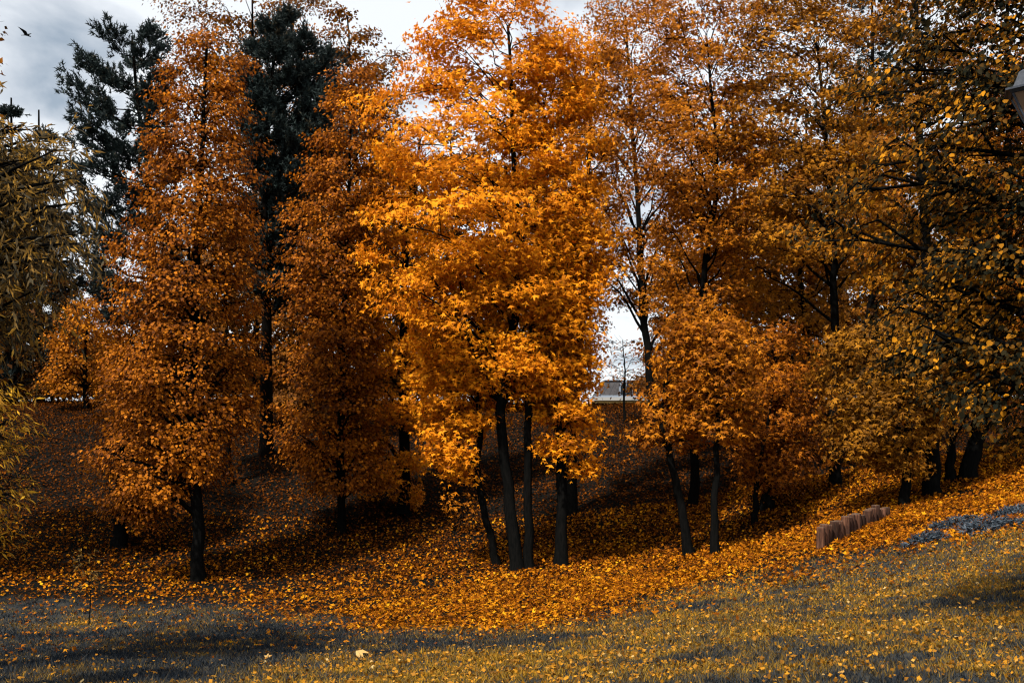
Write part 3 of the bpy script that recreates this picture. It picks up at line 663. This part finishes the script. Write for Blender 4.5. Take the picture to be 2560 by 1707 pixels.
# --- willow at the left, lime at the right
def strands_tree():
    global rng
    rng = np.random.default_rng(900)
    D = 14.0
    b = at(-330, 1300, D); b[2] = ground_z(b[0], b[1])
    root = thing('willow_tree', 'willow with hanging strands of narrow grey gold leaves at the edge of the lawn', 'tree', b)
    tp = smooth_path([b - [0, 0, .2], b + [0, 0, .1], b + [.1, 0, 1.5], b + [.3, .1, 4.0], b + [.1, .1, 8.5]], 18)
    T = Tubes(); T.add(tp, np.linspace(.26, .05, 18) * (1 + .5 * np.exp(-np.arange(18) / 1.5)), 10, rough=.15); link('trunk', T.mesh('trunk', M['bark'], b), root)
    P, NR, HD = [], [], []
    def strand(p, d, ln, tube):
        n = max(6, int(ln / .05)); pts = [p.copy()]; dd = d / np.linalg.norm(d)
        for k in range(n):
            dd = dd + np.array([rng.normal(0, .06), rng.normal(0, .06), -.16]); dd /= np.linalg.norm(dd); pts.append(pts[-1] + dd * ln / n)
        pts = np.array(pts); tube.add(pts[::5], np.linspace(.006, .002, len(pts[::5])), 3)
        for k in range(1, len(pts)):
            for s in (0, 1):
                if rng.random() < .82:
                    P.append(pts[k] + rng.normal(0, .012, 3)); t = pts[k] - pts[k - 1]; t /= np.linalg.norm(t)
                    sd = np.cross(t, rng.normal(0, 1, 3)); sd /= np.linalg.norm(sd)
                    HD.append(t * .8 + sd * .55 + np.array([0, 0, -.35])); NR.append(rng.normal(0, 1, 3) + np.array([0, -.5, .4]))
    zt = tp[:, 2]
    targets = []
    for i in range(165):                              # ends of the main limbs, over the visible side of the crown
        u = rng.random()
        px = -420 + 640 * u ** .8; top = np.interp(px, [-420, -100, 60, 150, 225], [180, 235, 300, 350, 440])
        py = top + rng.random() ** .9 * np.interp(px, [-420, 100, 160, 225], [600, 500, 290, 170])
        targets.append(at(px, py, D + rng.uniform(-1.5, 1.6)))
    for i in range(60):                              # the high side of the crown, beyond the frame
        aa = rng.uniform(0, 2 * np.pi); r_ = 3.4 * np.sqrt(rng.random())
        yy = b[1] + r_ * math.sin(aa); targets.append(np.array([min(b[0] + r_ * math.cos(aa), -.493 * yy - .9), yy, b[2] + rng.uniform(5.0, 9.5) - .25 * r_]))
    for i, tip in enumerate(targets):
        z0 = np.clip(tip[2] - rng.uniform(.6, 1.6), b[2] + 1.0, zt[-1] - .1)
        st = np.array([np.interp(z0, zt, tp[:, 0]), np.interp(z0, zt, tp[:, 1]), z0])
        mid = st * .45 + tip * .55 + [0, 0, .25]
        lp = smooth_path([st, mid, tip], 10)
        Lm = Tubes(); Lm.add(lp, np.linspace(.045, .008, 10), 5)
        for s in range(7):
            t = .35 + .65 * (s + rng.random()) / 7.2
            p = np.array([np.interp(t * 9, range(10), lp[:, q]) for q in range(3)])
            hv = tip - st; hv[2] = .1; hv /= np.linalg.norm(hv)
            strand(p, hv * .6 + rng.normal(0, .5, 3) + np.array([0, 0, .25]), rng.uniform(.4, .95), Lm)
        link('limb', Lm.mesh('limb', M['bark'], b), root)
    P, NR, HD = np.array(P), np.array(NR), np.array(HD); n = len(P)
    sz = .125 * rng.uniform(.6, 1.25, n); rnd = np.clip(rng.beta(2, 2, n), 0, 1)
    pk = front_pick(P, 300); keep = np.ones(n, bool); keep[pk] = False
    single_leaves(root, 'willow', M['willow'], P, NR, HD, sz, rnd, pk, b)
    o = link('crown', leaf_mesh('crown', 'willow', P[keep], NR[keep], HD[keep], sz[keep], rnd[keep], M['willow'], b), root); o['kind'] = 'stuff'
strands_tree()
broadleaf('lime_tree', 'dark spreading lime tree with round yellow and dark leaves beside the lamp', 'tree', (2830, 1500),
          [(2800, 1100), (2790, 700), (2740, 300), (2700, -150)],
          [(-420, 2450, 2900), (-200, 2260, 3150), (0, 2190, 3300), (200, 2130, 3350), (400, 2080, 3400), (600, 2110, 3400), (800, 2170, 3350), (950, 2240, 3300), (1050, 2350, 3150), (1110, 2430, 3000)],
          .24, 48000, 'lime', D=12.5, leaf='lime', size=.061, limbs=90, seed=50, depth=.42, subs=8, spray=.26, singles=300, rise=(.1, .6), flat=.09, droop=.4)
def small_sapling():
    global rng
    rng = np.random.default_rng(77)
    b = hit(222, 1560); root = thing('sapling', 'spindly sapling with a bare thin stem and wispy leaves on the lawn', 'sapling', b)
    top = at(205, 1385, b[1]); T = Tubes()
    pts = smooth_path([b - [0, 0, .05], at(226, 1500, b[1]), at(222, 1450, b[1]), top], 12); T.add(pts, np.linspace(.013, .004, 12), 6); link('stem', T.mesh('stem', M['bark'], b), root)
    P, Nn, Hh = [], [], []
    for k in range(26):
        t = rng.uniform(5, 11); p = np.array([np.interp(t, range(12), pts[:, q]) for q in range(3)])
        d = np.array([rng.normal(0, 1), rng.normal(0, 1), rng.uniform(.1, .8)]); d /= np.linalg.norm(d)
        e = p + d * rng.uniform(.12, .38)
        Lm = Tubes(); Lm.add(np.array([p, e]), [.004, .002], 3); link('twig', Lm.mesh('twig', M['bark'], b), root)
        for q in range(8):
            P.append(p + (e - p) * rng.uniform(.3, 1.1)); Nn.append(rng.normal(0, 1, 3) + [0, -.3, .5]); Hh.append(d + rng.normal(0, .5, 3) - [0, 0, .3])
    P, Nn, Hh = np.array(P), np.array(Nn), np.array(Hh)
    o = link('crown', leaf_mesh('crown', 'willow', P, Nn, Hh, .085, rng.beta(2, 2, len(P)), M['willow'], b), root); o['kind'] = 'stuff'
small_sapling()
broadleaf('shrub', 'bright yellow leaved shrub below the willow', 'shrub', (-150, 1600), [(-150, 1450), (-120, 1250), (-100, 1000)],
          [(950, -150, -20), (1010, -200, 22), (1080, -210, 20), (1140, -210, -20), (1230, -210, -5), (1300, -200, -5), (1380, -160, -50)], .04, 2600, 'yellow_shrub', D=11.5, leaf='willow', size=.10, limbs=30, seed=51, spray=.16, flat=.06, bare=.05)

# ------------------------------------------------------------------ fallen leaves and grass
rng = np.random.default_rng(11)
def lay(x, y, kind, size, lift, tilt, rnd, mat, name, label, cat):
    nm = gnormal(x, y); n = len(x)
    P = np.stack([x, y, ground_z(x, y) + rng.random(n) * lift + .012], -1)
    nr = nm + rng.normal(0, tilt, (n, 3)); hd = rng.normal(0, 1, (n, 3))
    o = link(name, leaf_mesh(name, kind, P, nr, hd, size, rnd, mat, np.zeros(3)))
    return tag(o, label, cat, kind='stuff')
x, y = scatter(880000, 14, 33, lambda x, y: (1 - lawn(x, y, 2.2)) ** 1.5 * (.16 + .46 * sstep(-8, 2, x + .5 * (24 - y))) * (.05 + 1.0 * fbm(x * .8, y * .8, 31)) * (1 - .45 * sstep(24, 31, y)) + .012 * sstep(14, 20, y))
front = y < 25.5
for sel, kind, lab in ((front, 'maple3', 'carpet of orange maple leaves covering the foot of the bank'), (~front, 'kite', 'orange leaves lying around the tree trunks on the lower bank')):
    xs, ys = x[sel], y[sel]
    lay(xs, ys, kind, .066 * rng.uniform(.5, 1.5, len(xs)), .06, .55, np.clip(rng.beta(1.8, 1.9, len(xs)), 0, 1), M['litter'], 'fallen_leaves', lab, 'leaves')
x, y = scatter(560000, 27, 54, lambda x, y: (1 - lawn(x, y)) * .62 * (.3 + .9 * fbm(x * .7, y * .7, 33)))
lay(x, y, 'kite', .070 * rng.uniform(.6, 1.3, len(x)), .06, .5, np.clip(rng.beta(2, 2.2, len(x)), 0, 1), M['shade_litter'],
    'fallen_leaves', 'thinner brown leaf litter, colour darkened for shade, on the upper bank', 'leaves')
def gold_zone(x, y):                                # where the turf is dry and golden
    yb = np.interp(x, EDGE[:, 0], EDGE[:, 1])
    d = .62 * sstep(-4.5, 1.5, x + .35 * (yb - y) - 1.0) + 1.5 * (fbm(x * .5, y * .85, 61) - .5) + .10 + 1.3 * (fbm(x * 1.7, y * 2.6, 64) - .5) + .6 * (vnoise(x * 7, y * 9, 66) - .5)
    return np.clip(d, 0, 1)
x, y = scatter(300000, 7.5, 24, lambda x, y: lawn(x, y) * np.clip(.015 + 1.0 * gold_zone(x, y) ** 2.4, 0, 1) * np.clip(1.25 - y / 26, .25, 1) * .5)
lay(x, y, 'kite', .036 * rng.uniform(.45, 1.5, len(x)), .055, .8, np.clip(rng.beta(1.8, 2, len(x)), 0, 1), M['speck'],
    'fallen_leaves', 'scattered small golden leaves over the lawn', 'leaves')
def grass():
    x, y = scatter(1100000, 7.0, 27, lambda x, y: lawn(x, y) ** .7 * np.clip(1.35 - y / 24, .22, 1) * .62)
    n = len(x); g = gold_zone(x, y)
    h = rng.uniform(.03, .075, n) * (.7 + .7 * fbm(x * 1.3, y * 1.3, 71)); w = .0045 * rng.uniform(.7, 1.5, n) * (.6 + y / 16)
    a = rng.uniform(0, 2 * np.pi, n); P = np.stack([x, y, ground_z(x, y) - .004], -1)
    s = np.stack([np.cos(a) * w, np.sin(a) * w, np.zeros(n)], -1)
    tip = P + np.stack([rng.normal(0, .55, n) * h, rng.normal(0, .55, n) * h, h], -1)
    V = np.stack([P - s, P + s, tip], 1).reshape(-1, 3)
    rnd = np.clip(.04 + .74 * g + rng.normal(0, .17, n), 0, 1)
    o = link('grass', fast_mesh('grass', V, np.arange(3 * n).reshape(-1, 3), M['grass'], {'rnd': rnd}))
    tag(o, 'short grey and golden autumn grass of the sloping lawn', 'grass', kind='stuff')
grass()
# loose leaves nearest on the lawn, one object each
LV = [leaf_mesh('fallen_leaf', k, np.zeros((1, 3)), np.array([[0, 0, 1.]]), np.array([[0, 1., 0]]), 1.0, np.array([r]), M['speck'], np.zeros(3))
      for k in ('lime', 'maple', 'fold') for r in (.45, .7, .85, .97)]
x, y = scatter(2600, 8.5, 17, lambda x, y: lawn(x, y) * (np.abs(x) < y * .43))
for k in range(min(300, len(x))):
    o = link('fallen_leaf', LV[rng.integers(len(LV))], None, (x[k], y[k], float(ground_z(x[k], y[k])) + .035))
    nv = gnormal(x[k:k + 1], y[k:k + 1])[0] + rng.normal(0, .35, 3)
    X, Y, Z = frames(nv[None], rng.normal(0, 1, (1, 3)))
    s = rng.uniform(.04, .085)
    o.matrix_world = Matrix.Translation((x[k], y[k], float(ground_z(x[k], y[k])) + .035)) @ Matrix(((X[0][0], Y[0][0], Z[0][0]), (X[0][1], Y[0][1], Z[0][1]), (X[0][2], Y[0][2], Z[0][2]))).to_4x4() @ Matrix.Scale(s, 4)
    tag(o, 'loose yellow fallen leaf lying on the lawn grass', 'leaf', 'loose leaves on the lawn')
p = hit(905, 1642)
big = link('fallen_leaf', leaf_mesh('fallen_leaf', 'maple', np.zeros((1, 3)), np.array([[0, -.35, 1.]]), np.array([[1., .15, 0]]), .19, np.array([.97]), M['speck'], np.zeros(3)), None, (p[0] - .08, p[1], p[2] + .06))
tag(big, 'largest pale yellow leaf lying flat and alone on the lawn', 'leaf')

# ------------------------------------------------------------------ log palisade
def palisade():
    global rng
    rng = np.random.default_rng(5)
    A, B = hit(2052, 1376), hit(2214, 1293)
    n = 19
    root = thing('log_palisade', 'row of short upright weathered logs holding back the leafy slope', 'palisade', A)
    for i in range(n):
        t = i / (n - 1); p = A * (1 - t) + B * t + np.array([rng.normal(0, .02), rng.normal(0, .03), 0])
        gz = float(ground_z(p[0], p[1])); r = .5 * np.linalg.norm((B - A)[:2]) / (n - 1) * rng.uniform(.72, 1.0)
        h = np.interp(t, [0, .15, .5, .85, 1], [.44, .44, .37, .32, .20]) + rng.normal(0, .03)
        lean = rng.normal(0, .035, 2)
        ring = []; S = 12; lv = [-.25, 0, h * .5, h * .93, h, h]; rad = [1.02, 1.0, .98, .97, .90, 0]
        V = []; a = np.linspace(0, 2 * np.pi, S, endpoint=False); lump = 1 + rng.normal(0, .05, S)
        for z, q in zip(lv, rad):
            V.append(np.stack([p[0] - A[0] + lean[0] * z + np.cos(a) * r * q * lump, p[1] - A[1] + lean[1] * z + np.sin(a) * r * q * lump, np.full(S, gz - A[2] + z + (.006 if q == 0 else 0))], -1))
        V = np.concatenate(V); F = []
        for k in range(len(lv) - 1):
            for j in range(S): F.append((k * S + j, k * S + (j + 1) % S, (k + 1) * S + (j + 1) % S, (k + 1) * S + j))
        me = fast_mesh('log', V, np.array(F), M['log']); me.materials.append(M['logtop'])
        for pl in me.polygons:
            if pl.index >= 4 * S: pl.material_index = 1
        link('log', me, root)
palisade()

# ------------------------------------------------------------------ junipers
def juniper(px, py, w, label, seed):
    global rng
    rng = np.random.default_rng(700 + seed)
    b = hit(px, py); root = thing('juniper_shrub', label, 'shrub', b, 'creeping junipers by the lawn')
    n = int(2600 * w); a = rng.uniform(0, 2 * np.pi, n); rr = np.sqrt(rng.random(n)) * w * (1 + .3 * np.sin(3 * a + seed))
    x = b[0] + np.cos(a) * rr * 1.25; y = b[1] + np.sin(a) * rr * .8
    z = ground_z(x, y) + .04 + rng.random(n) * .15 * np.clip(1 - (rr / w) ** 2, .15, 1)
    P = np.stack([x, y, z], -1); d = np.stack([np.cos(a) + .5, np.sin(a) * .6 - .2, np.full(n, .35)], -1) + rng.normal(0, .35, (n, 3))
    o = link('foliage', leaf_mesh('foliage', 'willow', P, rng.normal(0, .6, (n, 3)) + [0, -.2, 1], d, .12 * rng.uniform(.6, 1.2, n), rng.beta(2, 2, n), M['juniper'], b), root); o['kind'] = 'stuff'
    for k in range(9):
        j = rng.integers(n); T = Tubes(); T.add(smooth_path([b, (b + P[j]) / 2 + [0, 0, .05], P[j]], 5), np.linspace(.014, .004, 5), 4); link('stem', T.mesh('stem', M['bark'], b), root)
juniper(2395, 1318, .42, 'round low bluish juniper shrub half buried in yellow leaves', 1)
juniper(2475, 1326, .45, 'silvery creeping juniper spreading along the lawn edge', 2)
juniper(2560, 1285, .5, 'silvery juniper highest up the lawn edge', 3)
juniper(2315, 1358, .26, 'smallest bluish juniper patch among leaves below the others', 4)

# ------------------------------------------------------------------ lamp
def vary(m, lo, hi):                                 # every object with this material a little lighter or darker
    nt = m.node_tree; b = nt.nodes['Principled BSDF']; src = b.inputs['Base Color'].links[0].from_socket
    oi = nt.nodes.new('ShaderNodeObjectInfo'); mr = nt.nodes.new('ShaderNodeMapRange'); mr.inputs['To Min'].default_value = lo; mr.inputs['To Max'].default_value = hi
    nt.links.new(oi.outputs['Random'], mr.inputs['Value']); mm = nt.nodes.new('ShaderNodeVectorMath'); mm.operation = 'SCALE'
    nt.links.new(src, mm.inputs[0]); nt.links.new(mr.outputs[0], mm.inputs['Scale']); nt.links.new(mm.outputs[0], b.inputs['Base Color'])
vary(M['log'], .2, 1.0)
def simple_mat(name, c, rough=.5, spec=.4, metal=0):
    m, nt, b = new_mat(name); b.inputs['Base Color'].default_value = (*c, 1); b.inputs['Roughness'].default_value = rough
    b.inputs['Specular IOR Level'].default_value = spec; b.inputs['Metallic'].default_value = metal; return m
M['lamp_metal'] = noise_mat('painted_lamp_metal', [(.35, (.022, .026, .036)), (.7, (.045, .052, .068))], 30, rough=.45, bump=.15, spec=.45)
m, nt, b = new_mat('frosted_lamp_glass'); b.inputs['Base Color'].default_value = (.36, .22, .13, 1); b.inputs['Roughness'].default_value = .35
tr = nt.nodes.new('ShaderNodeBsdfTranslucent'); tr.inputs[0].default_value = (.45, .29, .18, 1); mx = nt.nodes.new('ShaderNodeMixShader'); mx.inputs[0].default_value = .5
nt.links.new(b.outputs[0], mx.inputs[1]); nt.links.new(tr.outputs[0], mx.inputs[2]); nt.links.new(mx.outputs[0], nt.nodes['Material Output'].inputs['Surface']); M['lamp_glass'] = m
def lamp():
    D = 9.0; c = at(2598, 240, D); gz = float(ground_z(c[0], c[1])); b = np.array([c[0], c[1], gz])
    root = thing('street_lamp', 'tapered park lantern with dark metal cap and tan frosted panes on a post', 'lamp', b)
    s = D / F_PX
    z_eave = at(2598, 226, D)[2]; z_top = at(2598, 176, D)[2]; z_bot = at(2598, 335, D)[2]
    n = 6; ao = math.radians(8)
    def ring(r, z, off=0): return [(r * math.cos(ao + off + k * 2 * math.pi / n), r * math.sin(ao + off + k * 2 * math.pi / n), z - gz) for k in range(n)]
    def loft(name, rings, mat, parent, capb=False, capt=False):
        V = [v for r in rings for v in r]; F = []; k_ = len(rings[0])
        for i in range(len(rings) - 1):
            for j in range(k_): F.append((i * k_ + j, i * k_ + (j + 1) % k_, (i + 1) * k_ + (j + 1) % k_, (i + 1) * k_ + j))
        me = bpy.data.meshes.new(name)
        if capb: F.append(tuple(range(k_))[::-1])
        if capt: F.append(tuple((len(rings) - 1) * k_ + j for j in range(k_)))
        me.from_pydata(V, [], F); me.materials.append(mat); return link(name, me, parent)
    loft('cap', [ring(.262, z_eave - .012), ring(.285, z_eave - .012), ring(.285, z_eave + .004), ring(.225, z_eave + .012), ring(.20, z_eave + .06), ring(.165, z_top - .02), ring(.13, z_top), ring(.07, z_top + .012), ring(.05, z_top + .05), ring(.06, z_top + .07), ring(.0, z_top + .12)], M['lamp_metal'], root)
    loft('canopy_underside', [ring(.262, z_eave - .012), ring(.232, z_eave - .03)], M['lamp_metal'], root)
    rt, rb = .222, .070
    top, bot = ring(rt, z_eave - .03), ring(rb, z_bot)
    for k in range(n):
        k2 = (k + 1) % n
        t1, t2, b1, b2 = [np.array(q) for q in (top[k], top[k2], bot[k], bot[k2])]
        ins = .04
        q = [t1 * (1 - ins) + t2 * ins, t2 * (1 - ins) + t1 * ins, b2 * (1 - ins) + b1 * ins, b1 * (1 - ins) + b2 * ins]
        nn = np.cross(q[1] - q[0], q[3] - q[0]); nn /= np.linalg.norm(nn); V = [tuple(v) for v in q] + [tuple(v + nn * .006) for v in q]
        me = bpy.data.meshes.new('pane'); me.from_pydata(V, [], [(0, 1, 2, 3), (7, 6, 5, 4), (0, 4, 5, 1), (1, 5, 6, 2), (2, 6, 7, 3), (3, 7, 4, 0)]); me.materials.append(M['lamp_glass']); link('pane', me, root)
        T = Tubes(); T.add(np.array([t1, b1]), [.012, .010], 6); link('frame_bar', T.mesh('frame_bar', M['lamp_metal'], np.zeros(3), smooth=False), root)
        T = Tubes(); T.add(np.array([b1, b2]), [.011, .011], 6); link('frame_bar', T.mesh('frame_bar', M['lamp_metal'], np.zeros(3), smooth=False), root)
    def circ(r, z): return [(r * math.cos(k * math.pi / 8), r * math.sin(k * math.pi / 8), z) for k in range(16)]
    zb = z_bot - gz
    loft('post', [circ(.13, -.1), circ(.13, .35), circ(.10, .40), (circ(.085, .9)), circ(.075, .93), circ(.05, 1.0), circ(.042, zb - .35), circ(.06, zb - .33), circ(.06, zb - .28), circ(.04, zb - .25), circ(.05, zb - .1), circ(.062, zb - .015), circ(.07, zb)], M['lamp_metal'], root, capt=True)
lamp()

# ------------------------------------------------------------------ house beyond the bank
M['roof'] = noise_mat('dark_roof_slate', [(.3, (.03, .029, .032)), (.7, (.07, .064, .066))], 4, bump=.1)
M['seam'] = simple_mat('roof_seam', (.03, .03, .035))
M['trim'] = simple_mat('grey_blue_trim', (.22, .26, .32), .6)
M['white'] = simple_mat('white_cornice', (.34, .33, .31), .7)
M['yellow'] = noise_mat('yellow_render', [(.3, (.62, .36, .10)), (.7, (.72, .44, .14))], 2, bump=.05)
M['glass'] = simple_mat('dark_window_glass', (.02, .025, .03), .1, .6)
def house():
    D = 105.0; x0 = at(1496, 1000, D)[0]; x1 = at(1860, 1000, D)[0]; zt = at(1550, 952, D)[2]; zc = at(1550, 1001, D)[2]; dep = 9.0
    gz = -4.0; b = np.array([x0, D, gz]); root = thing('house', 'yellow house with dark mansard roof and arched dormer beyond the bank', 'house', b)
    w = x1 - x0; H = zc - gz
    def box(name, a, c, mat, parent=root, bev=0):
        V = [(a[0], a[1], a[2]), (c[0], a[1], a[2]), (c[0], c[1], a[2]), (a[0], c[1], a[2]), (a[0], a[1], c[2]), (c[0], a[1], c[2]), (c[0], c[1], c[2]), (a[0], c[1], c[2])]
        me = bpy.data.meshes.new(name); me.from_pydata(V, [], [(0, 3, 2, 1), (4, 5, 6, 7), (0, 1, 5, 4), (1, 2, 6, 5), (2, 3, 7, 6), (3, 0, 4, 7)]); me.materials.append(mat); return link(name, me, parent)
    box('wall', (0, 0, 0), (w, dep, H), M['yellow'])
    box('cornice', (-.3, -.3, H + .003), (w + .3, dep + .3, H + .30), M['white'])
    box('gutter_band', (-.2, -.2, H + .303), (w + .2, dep + .2, H + .48), M['trim'])
    box('string_course', (-.06, -.06, H - .75), (w + .06, dep + .06, H - .45), M['white'])
    z0, z1 = H + .483, zt - gz; i = .75
    V = [(0, 0, z0), (w, 0, z0), (w, dep, z0), (0, dep, z0), (i, i, z1), (w - i, i, z1), (w - i, dep - i, z1), (i, dep - i, z1)]
    me = bpy.data.meshes.new('roof'); me.from_pydata(V, [], [(0, 1, 5, 4), (1, 2, 6, 5), (2, 3, 7, 6), (3, 0, 4, 7), (4, 5, 6, 7), (0, 3, 2, 1)]); me.materials.append(M['roof']); roof = link('roof', me, root)
    k = 0; xx = .4
    while xx < w - .2:
        t = 0; T = Tubes(); xa = min(max(xx, 0), w); xb = i + (w - 2 * i) * xx / w
        T.add(np.array([[xa, -.01, z0], [xb, i - .01, z1]]), [.03, .03], 4); link('seam', T.mesh('seam', M['seam'], np.zeros(3), False), roof); xx += .55
    box('ridge_trim', (i - .12, i - .12, z1 + .002), (w - i + .12, dep - i + .12, z1 + .10), M['seam'], roof)
    box('corner_trim', (-.05, -.06, z0), (.16, .12, z0 + .25), M['trim'], roof)
    for cx in [at(1566, 1000, D)[0] - x0, at(1566, 1000, D)[0] - x0 + 4.6]:
        n = 12; hw, hh = .52, (z1 - z0) * .52
        def arch(s, y): return [(cx - hw * s, y, z0 + .02)] + [(cx - hw * s * math.cos(q * math.pi / n), y, z0 + hh + hw * s * math.sin(q * math.pi / n)) for q in range(n + 1)] + [(cx + hw * s, y, z0 + .02)]
        A, B, C_ = arch(1.22, -.12), arch(1.22, i), arch(1.0, -.12)
        k_ = len(A); V = A + B + C_
        F = [(j, j + 1, k_ + j + 1, k_ + j) for j in range(k_ - 1)] + [(j, 2 * k_ + j, 2 * k_ + j + 1, j + 1) for j in range(k_ - 1)]
        me = bpy.data.meshes.new('dormer'); me.from_pydata(V, [], F); me.materials.append(M['trim']); dm = link('dormer', me, root)
        me = bpy.data.meshes.new('pane'); me.from_pydata(arch(1.0, -.06), [], [tuple(range(k_))]); me.materials.append(M['glass']); link('pane', me, dm)
        box('mullion', (cx - .03, -.10, z0 + .02), (cx + .03, -.065, z0 + hh + hw), M['trim'], dm)
    for fl in (0.9, 3.9):
        for q in range(5):
            cx = 1.3 + q * (w - 2.6) / 4
            wnd = box('window', (cx - .6, -.05, fl), (cx + .6, -.004, fl + 1.7), M['white']); box('pane', (cx - .5, -.07, fl + .1), (cx + .5, -.054, fl + 1.6), M['glass'], wnd)
    box('chimney', (w * .62, dep * .5, z1 - .2), (w * .62 + .7, dep * .5 + .6, z1 + .1), M['seam'], roof)
house()

# ------------------------------------------------------------------ bird
def bird():
    D = 52.0; c = at(66, 84, D); s = D / F_PX
    root = thing('bird', 'dark bird gliding with raised wings below the clouds', 'bird', c)
    feather = simple_mat('dark_feather', (.010, .012, .012), .7, .2); F_ = s
    T = Tubes(); pts = np.array([[-10, 0, -5], [-6, 0, -4.6], [-2, 0, -4], [3, 0, -4.2], [7, 0, -2.5], [10, 0, -1.4], [13, 0, -.3]]) * s
    T.add(smooth_path(pts, 14), np.array([.3, .8, 1.1, 1.5, 2.0, 2.4, 2.6, 2.4, 2.0, 1.5, 1.2, 1.1, .9, .15]) * s, 8); link('body', T.mesh('body', feather, np.zeros(3)), root)
    def wing(name, pl):
        V = np.array(pl, float) * s; n = len(V); V2 = V + np.array([0, .35 * s, .25 * s])
        me = bpy.data.meshes.new(name); me.from_pydata([tuple(v) for v in np.concatenate([V, V2])], [], [tuple(range(n)), tuple(range(2 * n - 1, n - 1, -1))] + [(j, j + n, (j + 1) % n + n, (j + 1) % n) for j in range(n)])
        me.materials.append(feather); link(name, me, root)
    wing('wing', [(-4, -1, -4.5), (4.5, -2, -3.8), (3.5, -9, 2), (0, -14, 4), (-6, -20, 6.6), (-12, -26, 8.6), (-9, -20, 5.5), (-6, -10, 1)])
    wing('wing', [(-3, 1, -4.6), (4.5, 2, -4), (6, 10, -3.5), (5, 16, -3), (3, 20, -3), (0, 12, -4)])
    wing('tail', [(-5, -1, -4.4), (-13, -2.5, -5.2), (-13.5, 2, -5.2), (-5, 1, -4.5)])
bird()
print('TRIS', sum(sum(len(p.vertices) - 2 for p in me.polygons) if len(me.polygons) < 2000 else int(np.sum([me.loops and len(me.loops) - 2 * len(me.polygons)])) for me in bpy.data.meshes if me.users))
